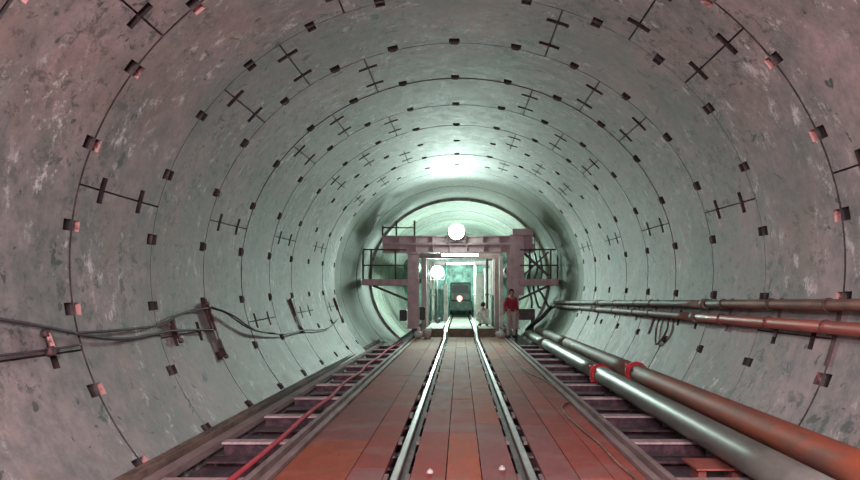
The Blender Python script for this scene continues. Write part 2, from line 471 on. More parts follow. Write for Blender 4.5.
# crossbeams
ordn = ['first', 'second', 'third', 'fourth', 'fifth', 'sixth', 'seventh', 'eighth', 'ninth', 'tenth', 'eleventh', 'twelfth', 'thirteenth', 'fourteenth']
mb = MB(); mb.extrude_profile([(-2.285, -.04), (-2.17, -.04), (-2.17, -.10), (-2.185, -.10), (-2.185, -.052), (-2.285, -.052)], [(-4.6, 0), (21.5, 0)])
tag(mb.build('ledge_angle', 'beam'), 'pinkish steel angle beside the brown beam at the left wall foot', 'steel angle')
def crossbeam(i, y):
    # flanged beam lying across the invert below the plates; its ends show in the two side bays
    mb = MB()
    mb.box((-2.16, y-.075, -.065), (-1.50, y+.075, -.045)); mb.box((1.50, y-.075, -.065), (2.25, y+.075, -.045))
    mb.box((-1.50, y-.075, -.19), (1.50, y+.075, -.17))
    mb.box((-1.53, y-.075, -.19), (-1.50, y+.075, -.045)); mb.box((1.50, y-.075, -.19), (1.53, y+.075, -.045))
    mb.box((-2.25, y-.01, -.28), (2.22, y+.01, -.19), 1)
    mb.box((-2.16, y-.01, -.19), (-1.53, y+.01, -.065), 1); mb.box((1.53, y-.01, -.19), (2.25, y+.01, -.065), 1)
    mb.box((-2.16, y-.07, -.30), (2.12, y+.07, -.28))
    o = mb.build('crossbeam', ['cross', 'sunk'])  # same steel; web painted dark for the shade under the pale flange
    tag(o, 'pale steel crossbeam under the deck, %s visible one from the camera' % ordn[i], 'steel beam', 'crossbeams showing in the bays beside the deck')
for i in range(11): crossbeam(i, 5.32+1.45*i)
# sunken plates between crossbeams
rnd = random.Random(4)
for s, nm in ((-1, 'left'), (1, 'right')):
    for i in range(11):
        y = 5.32+1.45*i
        mb = MB(); x0, x1 = (-2.15, -1.52) if s < 0 else (1.52, 2.21)
        mb.box((x0, y+.36, -.16), (x1, y+.86, -.145), 0)
        mb.box((x0, y+.90, -.13), (x1, y+1.12, -.115), 0)
        mb.box((x0, y+.83, -.295), (x0+.06, y+.97, -.145), 0); mb.box((x1-.06, y+.83, -.295), (x1, y+.97, -.145), 0)
        o = mb.build('sunken_plate', ['sunk', 'redplate'])
        tag(o, 'purple brown plate in the bay %s of the deck, %s from the camera' % (nm, ordn[i]), 'plate', 'sunken plates beside the deck')
mb = MB(); mb.box((1.80, 5.62, -.05), (2.2, 6.0, -.035)); mb.box((1.84, 5.7, -.145), (1.9, 5.9, -.05)); mb.box((2.1, 5.7, -.145), (2.16, 5.9, -.05))
tag(mb.build('loose_plate', 'redplate'), 'small orange red plate beside the grey pipe at the lower right', 'plate')
# pale studs in the deck
for (px, py, lb) in ((430, 473, 'small pale stud in the deck plates near the left rail'), (502, 469.5, 'small pale stud in the deck plates near the right rail'), (501, 345, 'small pale stud on the deck far off near the gantry')):
    p = ray_floor(px, py); mb = MB(); mb.cyl(p, p+Vector((0, 0, .02)), .028, .02, 12); mb.cyl(p+Vector((0, 0, .02)), p+Vector((0, 0, .03)), .012, .01, 6)
    tag(mb.build('deck_stud', 'white'), lb, 'stud')

# ------------------------------------------------------------------ big pipes on the right
def flanged_pipe(name, x, z, r, segs, label, cat='pipe'):
    root = empty(name, (x, segs[0][0], 0)); tag(root, label, cat)
    for (y0, y1, m) in segs:
        mb = MB(); n = max(2, int((y1-y0)/1.0))
        mb.tube([(x, y0+(y1-y0)*k/n, z) for k in range(n+1)], r, 32)
        o = mb.build('pipe_length', m, root, loc=(0, 0, 0)); o.location = (-x, -segs[0][0], 0)
        for yy in (y0, y1):
            if yy in (segs[0][0], segs[-1][1]): continue
    return root
gp = flanged_pipe('grey_pipe', 2.083, .125, .1225, [(-4.4, 4.0, 'gpipe'), (4.0, 10.96, 'gpipe'), (10.96, 17.9, 'gpipe'), (17.9, 22.5, 'gpipe')], 'thick glossy grey green pipe lying beside the deck on the right')
op = flanged_pipe('orange_pipe', 2.375, .245, .118, [(-4.4, 3.4, 'opipe'), (3.4, 9.95, 'opipe'), (9.95, 16.3, 'bpipe'), (16.3, 22.3, 'gbpipe')], 'thick rust orange pipe along the foot of the right tunnel wall')
def clamp(x, y, z, r, label, mat='redcl', lug=True):
    root = empty('pipe_clamp', (x, y, z)); tag(root, label, 'pipe clamp')
    mb = MB()
    mb.tube([(x, y-.09, z), (x, y-.04, z), (x, y-.04, z), (x, y+.04, z), (x, y+.04, z), (x, y+.09, z)], [r+.012, r+.012, r+.032, r+.032, r+.012, r+.012], 32)
    o = mb.build('collar', mat, root, loc=(x, y, z)); o.location = (0, 0, 0)
    if lug:
        for s in (-1, 1):
            mb = MB()
            zz = z+s*(r*.75)
            a = x-(r+.05)*.72
            mb.box((a-.03, y-.035, zz-.03), (a+.03, y+.035, zz+.03), bev=.006)
            mb.cyl((a-.0, y-.06, zz), (a, y+.06, zz), .012, n=6)
            o = mb.build('clamp_bolt', mat, root, loc=(x, y, z)); o.location = (0, 0, 0)
    return root
clamp(2.083, 10.96, .125, .1225, 'bright red clamp round the grey pipe')
clamp(2.375, 9.95, .245, .118, 'bright red clamp round the orange pipe', lug=True)
clamp(2.083, 17.9, .125, .1225, 'dull brown clamp far along the grey pipe', 'outer')
# packing blocks under the orange pipe
for i in range(7):
    y = 5.32+1.45*i*1.0
    mb = MB(); mb.box((2.285, y-.06, .002+.02), (2.415, y+.06, .128), bev=.006)
    if i % 2 == 0:
        tag(mb.build('packing_block', 'timber'), 'timber block under the orange pipe, %s from the camera' % ordn[i//2], 'block', 'packing blocks under the orange pipe')
    else: mb.bm.free()

# ------------------------------------------------------------------ two slim pipes high on the right wall
def slim_pipe(name, f, segs, r, label):
    y00 = segs[0][0]; p0 = f(y00); root = empty(name, p0); tag(root, label, 'pipe')
    for (y0, y1, m) in segs:
        mb = MB(); n = max(2, int((y1-y0)/.6))
        mb.tube([f(y0+(y1-y0)*k/n) for k in range(n+1)], r, 20)
        o = mb.build('pipe_length', m, root, loc=p0); o.location = (0, 0, 0)
        if y1 != segs[-1][1]:
            mb = MB(); c = f(y1); mb.cyl(c-Vector((0, .07, 0)), c+Vector((0, .07, 0)), r+.014, n=20)
            o = mb.build('coupling', 'outer', root, loc=p0); o.location = (0, 0, 0)
    return root
fu = lambda y: Vector((2.855, y, H-.066-.0075*(y-5.3)))
fl = lambda y: Vector((2.835, y, H-.24-.0035*(y-5.3)))
slim_pipe('upper_wall_pipe', fu, [(-4.4, 2.0, 'bpipe'), (2.0, 8.6, 'bpipe'), (8.6, 15.1, 'gbpipe'), (15.1, 22.4, 'gbpipe')], .046, 'slim brown pipe, the upper of two along the right tunnel wall')
lp = slim_pipe('lower_wall_pipe', fl, [(-4.4, 2.2, 'spipe'), (2.2, 8.9, 'spipe'), (8.9, 15.4, 'bpipe'), (15.4, 21.6, 'gbpipe')], .050, 'slim salmon red pipe, the lower of two along the right tunnel wall')
# dark riser at the far end of the lower pipe
p1 = fl(21.6)
mb = MB(); mb.tube(spline([p1, (2.84, 22.0, p1.z), (2.72, 22.25, p1.z-.06), (2.45, 22.3, .62), (2.2, 22.4, .42), (2.06, 22.75, .24)], 6), .062, 14)
o = mb.build('riser', 'black', lp, loc=fl(-4.4)); o.location = (0, 0, 0); o['label'] = 'black sloping riser'
mb = MB(); mb.cyl(fu(12)-Vector((0, 0, 0)), fu(12)+Vector((0, .001, 0)), .001); mb.bm.free()
# thin dark cable between the pipes
# wall hangers for slim pipes
hy = [5.72, 6.78, 8.0, 11.0, 12.0, 13.6, 15.2, 17.2, 19.0]
def hanger(i, y):
    a = fu(y); b = fl(y); root = empty('pipe_hanger', (a.x, y, a.z)); tag(root, 'dark hanger holding both slim pipes, %s from the camera' % ordn[i], 'pipe hanger', 'hangers on the right tunnel wall')
    mb = MB()
    def wx(z): 
        return CX+A*math.sqrt(max(0, 1-((z-cz(y))/B)**2))
    ztop = a.z+.06; zb = b.z-(.13 if i % 3 else .30)
    n = 6
    pts = [(wx(ztop+(zb-ztop)*k/n)-.012, y, ztop+(zb-ztop)*k/n) for k in range(n+1)]
    for p, q in zip(pts, pts[1:]): mb.bar(p, q, .045, .012)
    o = mb.build('back_strap', 'strap', root, loc=(a.x, y, a.z)); o.location = (0, 0, 0)
    for c, r in ((a, .046), (b, .050)):
        mb = MB(); mb.torus(c, (0, 1, 0), r+.006, .006, 18, 6)
        mb.bar((c.x, y, c.z-r-.008), (wx(c.z-r)-.012, y, c.z-r-.008), .03, .012)
        o = mb.build('clip', 'strap', root, loc=(a.x, y, a.z)); o.location = (0, 0, 0)
for i, y in enumerate(hy): hanger(i, y)
# rusty loop on the wall at (663,325)
p = ray_wall(662, 328, .03); mb = MB()
q0 = ray_wall(668, 312, .025); q1 = ray_wall(656, 344, .025); q2 = ray_wall(667, 330, .03); q3 = ray_wall(658, 322, .03)
mb.tube(spline([q0, q2, q1, q3, q0], 6), .014, 8)
tag(mb.build('hanging_loop', 'strap'), 'rusty loop of strap on the right wall below the slim pipes', 'strap')

# ------------------------------------------------------------------ hose, cables
mb = MB()
pts = [(-1.66, -4.3), (-1.66, 3), (-1.62, 5.2), (-1.635, 6.7), (-1.68, 8.2), (-1.67, 9.6), (-1.74, 11.1), (-1.70, 12.6), (-1.76, 14), (-1.73, 16), (-1.76, 18), (-1.7, 20), (-1.66, 21.3)]
mb.tube(spline([(x, y, -.045+.024) for x, y in pts], 6), .023, 12)
tag(mb.build('red_hose', 'redhose'), 'thin red hose running along the bay left of the deck', 'hose')

cab = [(571.7, 400), (562, 406), (566.5, 415.4), (579, 427), (599, 443.5), (617.5, 463), (636, 479), (670, 515)]
pre = [(506, 350), (514, 358), (521, 364), (524, 369), (531, 374), (546, 381), (560, 391), (568, 397)]
mb = MB(); mb.tube(spline([ray_floor(x, y, .012) for x, y in pre+cab], 6), .010, 8)
tag(mb.build('deck_cable', 'tancable'), 'thin tan cable looping over the right side of the red deck', 'cable')

def wall_cable(name, px, r, label, mat='cable', inset=.05):
    mb = MB(); mb.tube(spline([ray_wall(x, y, inset) for x, y in px], 6), r, 8)
    return tag(mb.build(name, mat), label, 'cable', 'cables strung along the left wall')
wall_cable('wall_cable', [(-60, 306), (0, 319), (35, 325), (70, 332), (95, 337), (125, 339), (150, 335), (170, 331), (195, 330), (213, 330)], .013, 'thicker black cable sagging along the left wall from the frame edge')
wall_cable('wall_cable', [(-70, 362), (0, 355.5), (30, 352), (60, 348), (80, 344.5)], .009, 'short black cable low on the left wall at the frame edge')
wall_cable('wall_cable', [(75, 333), (110, 331), (140, 328), (160, 325), (178, 316), (190, 311), (205, 308.5), (215, 309), (228, 314), (245, 326), (262, 332), (285, 334), (305, 330), (318, 330), (330, 327), (339, 318)], .011, 'long dark cable draped over the rusty straps of the left wall', inset=.06)
wall_cable('wall_cable', [(212, 307), (224, 311), (236, 317), (247, 325), (258, 331), (275, 333)], .011, 'short dark cable dipping just beyond the tallest rusty strap', inset=.08)

def strap(a, b, w, label, double=False):
    mb = MB(); n = 6
    offs = (-.05, .05) if double else (0,)
    for o_ in offs:
        pts = []
        for k in range(n+1):
            p = ray_wall(a[0]+(b[0]-a[0])*k/n, a[1]+(b[1]-a[1])*k/n, .022)
            pts.append(Vector((p.x, p.y+o_, p.z)))
        for p, q in zip(pts, pts[1:]): mb.bar(p, q, w, .014)
    for k in (0, n):
        p = pts[k]; mb.cyl(p-Vector((.01, 0, 0)), p+Vector((.03, 0, .01)), .026, n=6)
    tag(mb.build('wall_strap', 'strap'), label, 'strap', 'rusty straps on the left wall')
strap((205, 304), (224, 357), .05, 'tallest rusty double strap on the left wall under the cables', True)
strap((290, 300), (301.5, 331), .05, 'rusty strap on the left wall further from the camera')
strap((334, 299), (343, 322), .06, 'furthest rusty strap on the left wall near the shaded green bore')
strap((172, 322), (180, 341), .05, 'short rusty strap left of the tallest one on the left wall')
# plate with lit slot floor put into its pink, rusty lumps, near left wall
p = ray_wall(51, 343, .02)
root = empty('joint_bracket', p); tag(root, 'pinkish bracket with a rusty bolt on the near left wall', 'bracket')
mb = MB()
for (a, b) in (((48, 332), (53, 350)),):
    mb.bar(ray_wall(47, 333, .03), ray_wall(54, 352, .03), .11, .03)
o = mb.build('plate', 'pocketlit', root, loc=p); o.location = (0, 0, 0)
for c, r_ in ((ray_wall(50, 352, .05), .045), (ray_wall(45, 334, .04), .035)):
    mb = MB(); mb.cyl(c-Vector((.02, 0, 0)), c+Vector((r_*.7, 0, .01)), r_*.8, n=6); o = mb.build('bolt', 'strap', root, loc=p); o.location = (0, 0, 0)

# ------------------------------------------------------------------ raised platform beyond the deck
root = empty('raised_platform', (0, 23.4, 0)); tag(root, 'low raised platform with pale top where the track enters the gantry', 'platform')
mb = MB()
for x0, x1 in ((-1.08, -.56), (-.34, .39), (.61, 1.09)): mb.box((x0, 23.44, .22), (x1, 40, .25))
o = mb.build('platform_top', 'platf', root, loc=(0, 23.4, 0)); o.location = (0, 0, 0)
mb = MB(); mb.box((-1.10, 23.38, -.02), (-.53, 23.44, .25)); mb.box((-.37, 23.38, -.02), (.42, 23.44, .25)); mb.box((.58, 23.38, -.02), (1.11, 23.44, .25))
for x in (-1.08, -.6, -.3, .35, .65, 1.02): mb.box((x, 23.44, -.29), (x+.05, 40, .22))
o = mb.build('platform_edge', 'platfront', root, loc=(0, 23.4, 0)); o.location = (0, 0, 0)

# ------------------------------------------------------------------ gantry
GY = 23.0
root = empty('gantry', (0, GY, 0)); tag(root, 'dusty pink steel portal gantry with side platforms spanning the track', 'gantry')
def gpart(mb, name, mat='gantry', parent=root, lab=None):
    o = mb.build(name, mat, parent, loc=(0, GY, 0)); o.location = (0, 0, 0)
    if lab: o['label'] = lab
    return o
def ibeam_x(mb, x0, x1, y, z0, z1, w=.3, f=.03):
    mb.box((x0, y-w/2, z0), (x1, y+w/2, z0+f)); mb.box((x0, y-w/2, z1-f), (x1, y+w/2, z1)); mb.box((x0, y-.02, z0+f), (x1, y+.02, z1-f))
    n = int((x1-x0)/.5)
    for k in range(n+1):
        x = x0+(x1-x0-.02)*k/n; mb.box((x, y-w/2+.01, z0+f), (x+.02, y+w/2-.01, z1-f))
z_ = lambda py, y=GY: H+(VY-py)/F*y
mb = MB(); ibeam_x(mb, -2.40, 2.30, GY, z_(253), z_(244)); gpart(mb, 'lower_crossbeam')
mb = MB(); ibeam_x(mb, -2.40, 2.25, GY, z_(244)+.002, z_(236)); gpart(mb, 'upper_crossbeam')
def leg(x0, x1, nm='leg'):
    mb = MB(); w = .16
    mb.box((x0, GY-w, .30), (x1, GY-w+.02, z_(253))); mb.box((x0, GY+w-.02, .30), (x1, GY+w, z_(253))); mb.box(((x0+x1)/2-.015, GY-w+.02, .30), ((x0+x1)/2+.015, GY+w-.02, z_(253)))
    mb.box((x0-.03, GY-w-.03, .27), (x1+.03, GY+w+.03, .30)); mb.box((x0-.03, GY-w-.03, z_(253)-.03), (x1+.03, GY+w+.03, z_(253)))
    lg = gpart(mb, nm)
    mb = MB(); xm = 1.405 if x0 > 0 else -1.405
    mb.box((xm-.06, GY-.42, .16), (xm+.06, GY+.42, .28), bev=.01)
    gpart(mb, 'bogie', 'gantrydk', lg)
    for yy in (-.28, .28):
        mb = MB(); mb.cyl((xm-.03, GY+yy, .105), (xm+.03, GY+yy, .105), .11, n=20)
        gpart(mb, 'wheel', 'gantrydk', lg)
leg(-1.62, -1.28); leg(1.46, 1.82)
mb = MB(); mb.box((1.55, GY-.19, 1.3), (1.98, GY-.165, z_(235)), bev=.005); gpart(mb, 'gusset')
# side platforms
def side_platform(x0, x1, s):
    z0 = z_(285.5); z1 = z_(279.5)
    mb = MB()
    mb.box((x0, GY-.5, z1-.03), (x1, GY+.5, z1))
    for yy in (-.5, .42): mb.box((x0, GY+yy, z0), (x1, GY+yy+.08, z1-.03))
    pf = gpart(mb, 'side_platform')
    xo, xi = (x0, x1) if s < 0 else (x1, x0)
    mb = MB()
    top = z_(250)
    for x in [xo+(xi-xo)*k for k in (.02, .2, .75)]: mb.cyl((x, GY-.46, z1), (x, GY-.46, top), .028, n=8)
    mb.cyl((xo, GY-.46, z_(250.5)), (xi, GY-.46, z_(250.5)), .022, n=8); mb.cyl((xo, GY-.46, z_(266)), (xi, GY-.46, z_(266)), .022, n=8)
    gpart(mb, 'guard_rail', 'gantrydk', pf)
    mb = MB(); xb = -1.62 if s < 0 else 1.82
    mb.bar((xb, GY, z_(300)), (xo*.8+xi*.2, GY, z0), .07); gpart(mb, 'strut', 'gantrydk', pf)
side_platform(-2.98, -1.63, -1)
side_platform(1.83, 3.0, 1)
mb = MB()
for px in (383, 396.7, 414.7): mb.cyl(((px-VX)/F*GY, GY-.1, z_(236)), ((px-VX)/F*GY, GY-.1, z_(221 if px > 390 else 226)), .028, n=8)
mb.cyl(((383-VX)/F*GY, GY-.1, z_(228)), ((414.7-VX)/F*GY, GY-.1, z_(228)), .02, n=8)
gpart(mb, 'top_rail', 'gantrydk')
mb = MB(); mb.box((1.62, GY-.3, z_(236)), (2.25, GY+.1, z_(229.5)), bev=.01); gpart(mb, 'top_bracket')
mb = MB(); mb.bar((1.95, GY-.05, z_(252)), (2.75, GY-.05, z_(276)), .08); mb.bar((2.75, GY-.08, z_(252)), (1.95, GY-.08, z_(276)), .05); gpart(mb, 'brace', 'gantrydk')
mb = MB(); mb.box((1.22, GY-.1, .3), (1.34, GY+.1, z_(256)), bev=.01); gpart(mb, 'inner_post', 'white', lab='white inner post')
# black boxes by the left leg
def bx(name, px0, px1, py0, py1, y, d, mat, label, cat, rest=None):
    x0 = (px0-VX)/F*y; x1 = (px1-VX)/F*y; z1 = z_(py0, y); z0 = rest if rest is not None else z_(py1, y)
    mb = MB(); mb.box((x0, y, z0), (x1, y+d, z1), bev=.015)
    return mb, (x0, x1, z0, z1)
for (a, b, c, d_, lb) in ((399.5, 406.5, 310, 321, 'black control box on the outer side of the left gantry leg'), (419.6, 425, 307, 320, 'black control box on the inner side of the left gantry leg')):
    mb, (x0, x1, z0, z1) = bx('control_box', a, b, c, d_, GY-.12, .22, 'black', lb, 'box')
    r = empty('control_box', (x0, GY, z0)); tag(r, lb, 'control box', 'black boxes on the gantry legs')
    o = mb.build('case', 'black', r, loc=(x0, GY, z0)); o.location = (0, 0, 0)
    mb = MB(); mb.box((x0+.02, GY-.13, z0+.03), (x1-.02, GY-.12, z1-.03)); mb.cyl((x1-.04, GY-.14, (z0+z1)/2), (x1-.04, GY-.13, (z0+z1)/2), .012, n=8)
    o = mb.build('lid', 'black', r, loc=(x0, GY, z0)); o.location = (0, 0, 0)
    mb = MB(); xm = (x0+x1)/2; mb.bar((min(x0, -1.45) if x0 < -1.5 else -1.28, GY+.03, z1-.05), (x0 if x0 > -1.5 else x1, GY+.03, z1-.05), .03)
    o = mb.build('bracket', 'gantrydk', r, loc=(x0, GY, z0)); o.location = (0, 0, 0)

# pale sacks and buckets at the feet of the gantry
def sack(px, y, z, s, label):
    mb = MB(); x = (px-VX)/F*y
    mb.ball((x, y, z+.11*s), .16*s, (1, .9, .75), n=16)
    for v in mb.bm.verts:
        v.co += Vector((math.sin(v.co.z*31+v.co.y*17), math.cos(v.co.x*23), 0))*.012
        v.co.z = max(v.co.z, z)
    mb.cyl((x, y, z+.2*s), (x+.01, y, z+.29*s), .035*s, .06*s, 8)
    tag(mb.build('sack', 'white'), label, 'sack')
sack(418.5, 22.45, .0, 1.0, 'pale tied sack on the deck edge beside the left gantry leg')
sack(500.5, 22.5, .0, .95, 'pale tied sack on the deck edge beside the right gantry leg')
mb = MB(); r = empty('bucket', ((412-VX)/F*22.3, 22.3, 0)); tag(r, 'pale bucket in front of the left gantry leg', 'bucket')
c = Vector(((427.5-VX)/F*22.4, 22.4, 0)); r.location = c
mb.cyl(c, c+Vector((0, 0, .26)), .10, .13, 20); o = mb.build('pail', 'palecloth', r, loc=c); o.location = (0, 0, 0)
mb = MB(); mb.torus(c+Vector((0, 0, .26)), (0, 1, 0), .13, .006, 12, 6, a0=0, a1=math.pi); o = mb.build('handle', 'gantrydk', r, loc=c); o.location = (0, 0, 0)
# dark crate behind the red-jacketed person
mb, (x0, x1, z0, z1) = bx('crate', 515, 535, 309, 320, 23.7, .5, 'sunk', '', '')
mb.bm.free(); r = empty('tool_crate', (x0, 23.7, z0)); tag(r, 'dark low crate on legs right of the right gantry leg', 'crate')
mb = MB(); mb.box((x0, 23.7, z0), (x1, 24.2, z1), bev=.01); o = mb.build('case', 'gantrydk', r, loc=(x0, 23.7, z0)); o.location = (0, 0, 0)
for xx in (x0+.03, x1-.09):
    for yy in (23.73, 24.12):
        mb = MB(); mb.box((xx, yy, -.295), (xx+.06, yy+.06, z0)); o = mb.build('leg', 'gantrydk', r, loc=(x0, 23.7, z0)); o.location = (0, 0, 0)

# ------------------------------------------------------------------ lamps
def flood(x, y, z, r, mat, label, base_z=None, up=1):
    root = empty('floodlight', (x, y, z)); tag(root, label, 'floodlight')
    L = (x, y, z)
    mb = MB(); mb.cyl((x, y, z), (x, y+.03, z), r*.93, n=32)
    g = mb.build('lens', mat, root, loc=L); g.location = (0, 0, 0)
    mb = MB(); mb.tube([(x, y-.03, z), (x, y+.04, z), (x, y+.16, z), (x, y+.24, z)], [r, r, r*.7, r*.35], 32, cap=False)
    mb.cyl((x, y+.22, z), (x, y+.26, z), r*.35, n=20)
    o = mb.build('reflector_housing', 'white', root, loc=L); o.location = (0, 0, 0)
    mb = MB(); bz = base_z if base_z is not None else z-up*(r+.12)
    mb.bar((x-r-.02, y+.05, z), (x-r-.02, y+.05, z-up*(r+.04)), .03); mb.bar((x+r+.02, y+.05, z), (x+r+.02, y+.05, z-up*(r+.04)), .03)
    mb.bar((x-r-.035, y+.05, z-up*(r+.04)), (x+r+.035, y+.05, z-up*(r+.04)), .03); mb.bar((x, y+.05, z-up*(r+.04)), (x, y+.05, bz), .04)
    o = mb.build('yoke', 'gantrydk', root, loc=L); o.location = (0, 0, 0)
    return root
flood((456.5-VX)/F*22.75, 22.7, z_(231.5, 22.7), .25, 'lamp', 'dazzling white floodlight on top of the gantry crossbeam', base_z=z_(238))
flood((437.5-VX)/F*27.5, 27.5, z_(272, 27.5), .24, 'lamp2', 'second bluish white floodlight inside the gantry on the left', base_z=.25)
def tubelight(px0, px1, py, y, label, hang):
    x0 = (px0-VX)/F*y; x1 = (px1-VX)/F*y; z = z_(py, y)
    root = empty('tube_light', ((x0+x1)/2, y, z)); tag(root, label, 'fluorescent light'); L = root.location.copy()
    mb = MB()
    for dy in (-.05, .05): mb.cyl((x0+.02, y+dy, z), (x1-.02, y+dy, z), .03, n=12)
    o = mb.build('tube', 'tube', root, loc=L); o.location = (0, 0, 0)
    mb = MB(); mb.box((x0, y-.1, z+.04), (x1, y+.1, z+.09)); mb.box((x0, y-.1, z-.02), (x0+.02, y+.1, z+.04)); mb.box((x1-.02, y-.1, z-.02), (x1, y+.1, z+.04))
    o = mb.build('fitting', 'white', root, loc=L); o.location = (0, 0, 0)
    for x in (x0+.2, x1-.2):
        mb = MB(); mb.cyl((x, y, z+.09), (x, y, hang), .008, n=6)
        o = mb.build('hanger_rod', 'gantrydk', root, loc=L); o.location = (0, 0, 0)
tubelight(441, 479, 255.0, 22.98, 'twin tube light under the front gantry crossbeam', z_(253.1))
tubelight(446, 475, 263.6, 29.5, 'twin tube light further inside under the second portal frame', z_(258.6, 29.5))

# ------------------------------------------------------------------ backup frames and machinery beyond
def portal(y, xl, xr, ztop, w, label):
    root = empty('portal_frame', (0, y, 0)); tag(root, label, 'steel frame', 'portal frames beyond the gantry')
    for x in (xl, xr):
        mb = MB(); mb.box((x-w/2, y-w/2, .25 if abs(x) < 1.1 else -.295), (x+w/2, y+w/2, ztop), bev=.01); o = mb.build('post', 'gantry', root, loc=(0, y, 0)); o.location = (0, 0, 0)
    mb = MB(); mb.box((xl-w, y-w/2, ztop), (xr+w, y+w/2, ztop+.2), bev=.01); o = mb.build('header', 'gantry', root, loc=(0, y, 0)); o.location = (0, 0, 0)
portal(26.2, -1.27, 1.3, z_(258.6, 26.2), .18, 'first plain portal frame behind the gantry')
portal(29.5, -1.35, 1.4, z_(258.6, 29.5), .18, 'second plain portal frame behind the gantry carrying a tube light')
portal(34.5, -1.3, 1.5, z_(265, 34.5), .2, 'furthest plain portal frame behind the gantry')

def cabinet(px0, px1, py0, y, d, z0, mat, label, doors=2, legs=False):
    x0 = (px0-VX)/F*y; x1 = (px1-VX)/F*y; z1 = z_(py0, y)
    root = empty('equipment_cabinet', ((x0+x1)/2, y, z0)); tag(root, label, 'cabinet'); L = root.location.copy()
    mb = MB(); mb.box((x0, y, z0), (x1, y+d, z1), bev=.01); o = mb.build('case', mat, root, loc=L); o.location = (0, 0, 0)
    w = (x1-x0)/doors
    for k in range(doors):
        mb = MB(); mb.box((x0+w*k+.015, y-.015, z0+.06), (x0+w*(k+1)-.015, y, z1-.04)); dr = mb.build('door', mat, root, loc=L); dr.location = (0, 0, 0)
        mb = MB(); mb.box((x0+w*(k+.8), y-.035, (z0+z1)/2-.05), (x0+w*(k+.8)+.02, y-.015, (z0+z1)/2+.05)); o = mb.build('handle', 'black', dr, loc=L); o.location = (0, 0, 0)
cabinet(443.6, 447.6, 284, 30.5, .5, .25, 'white', 'narrow white cabinet left of the far track', 1)
cabinet(476, 483, 274, 31, .5, .25, 'white', 'tall white cabinet right of the far track', 1)
cabinet(430, 443, 289, 30.2, .7, .25, 'teal', 'teal green cabinet behind the second floodlight', 2)
cabinet(484.5, 491.5, 268, 28.2, .6, .25, 'white', 'tallest pale cabinet against the right posts', 1)
cabinet(491.5, 499, 295, 26.8, .5, .0, 'teal', 'low teal cabinet just inside the right gantry leg', 1)
# locomotive at the end of the track
root = empty('locomotive', (.02, 36, .335)); tag(root, 'dark green locomotive with a red lamp at the far end of the track', 'locomotive'); L = root.location.copy()
def lp_(mb, n, m, par=None):
    o = mb.build(n, m, par or root, loc=L); o.location = (0, 0, 0); return o
mb = MB(); mb.box((-.55, 36, .55), (.6, 39.5, 1.05), bev=.04); lp_(mb, 'chassis', 'green')
mb = MB(); mb.box((-.48, 36.3, 1.05), (.53, 37.6, 1.95), bev=.05); cabp = lp_(mb, 'cab', 'green')
mb = MB(); mb.box((-.36, 36.28, 1.45), (.41, 36.3, 1.8)); lp_(mb, 'windscreen', 'black', cabp)
mb = MB(); mb.box((-.42, 37.6, 1.05), (.47, 39.4, 1.5), bev=.04); lp_(mb, 'engine_hood', 'teal')
mb = MB(); mb.cyl((-.02, 35.93, 1.17), (-.02, 36.0, 1.17), .13, n=20); mb.box((-.06, 35.95, 1.0), (.02, 36.02, 1.17)); lp_(mb, 'red_lamp', 'redlamp')
for yy in (36.7, 38.6):
    for xx in (RXL, RXR):
        mb = MB(); mb.cyl((xx-.04, yy, .54), (xx+.04, yy, .54), .16, n=20); lp_(mb, 'wheel', 'black')
for (px, y, rr_, zt, mt_, lb) in ((445.8, 33.0, .05, 2.6, 'teal', 'slim teal standpipe left of the locomotive'), (475.2, 33.4, .07, 2.5, 'white', 'white standpipe right of the locomotive'),
      (487, 27.4, .05, 2.5, 'gantrydk', 'dark standpipe beside the tallest pale cabinet'), (433, 28.9, .06, 2.4, 'white', 'white standpipe behind the second floodlight')):
    x = (px-VX)/F*y; mb = MB(); mb.cyl((x, y, .25), (x, y, zt), rr_, n=14); mb.cyl((x, y, .25), (x, y, .28), rr_+.05, n=14)
    mb.cyl((x, y, 1.3), (x, y, 1.36), rr_+.03, n=14); mb.tube(spline([(x, y, zt), (x, y+.1, zt+.12), (x, y+.5, zt+.15)], 5), rr_, 12)
    tag(mb.build('standpipe', mt_), lb, 'pipe')
# ducts and pipes inside
def duct(name, x, z, r, y0, y1, m, label, cat='duct'):
    mb = MB(); n = int((y1-y0)/.3)
    mb.tube([(x, y0+(y1-y0)*k/n, z) for k in range(n+1)], [r+(.015 if k % 2 else 0) for k in range(n+1)], 24)
    tag(mb.build(name, m), label, cat)
duct('ventilation_duct', -1.75, 2.35, .28, 26.5, 40, 'teal', 'teal ribbed duct beyond the gantry at upper left')
duct('ventilation_duct', 1.85, 2.2, .22, 27, 40, 'gbpipe', 'brown ribbed duct beyond the gantry at upper right')
duct('floor_pipe', -.85, .33, .08, 27.8, 30.0, 'black', 'black pipe lying on the platform left of the far track', 'pipe')
duct('floor_pipe', .92, .35, .10, 31.6, 36.0, 'green', 'green pipe lying on the platform right of the far track', 'pipe')

# hoses hanging over the platform end wall on right
rnd = random.Random(9)
hosel = ['left', 'middle', 'right']
for i, (x, dz) in enumerate(((2.2, .5), (2.42, .7), (2.6, .4))):
    mb = MB(); y = 23.75+i*.2
    zt = z_(250+i*3, y)
    mb.tube(spline([(x, y, zt), (x+.08, y-.02, zt-.5), (x-.05, y, zt-1.0), (x+.1, y+.05, z_(283, y)-dz), (x+.1+.1*i, y, .9)], 6), .035, 8)
    mb.bar((x, y, zt-.02), (x, y, min(zt+.5, 3.3)), .03)
    tag(mb.build('hanging_hose', 'green'), 'dark green hose hanging behind the right gantry platform, %s of three' % hosel[i], 'hose', 'hoses behind the right platform')

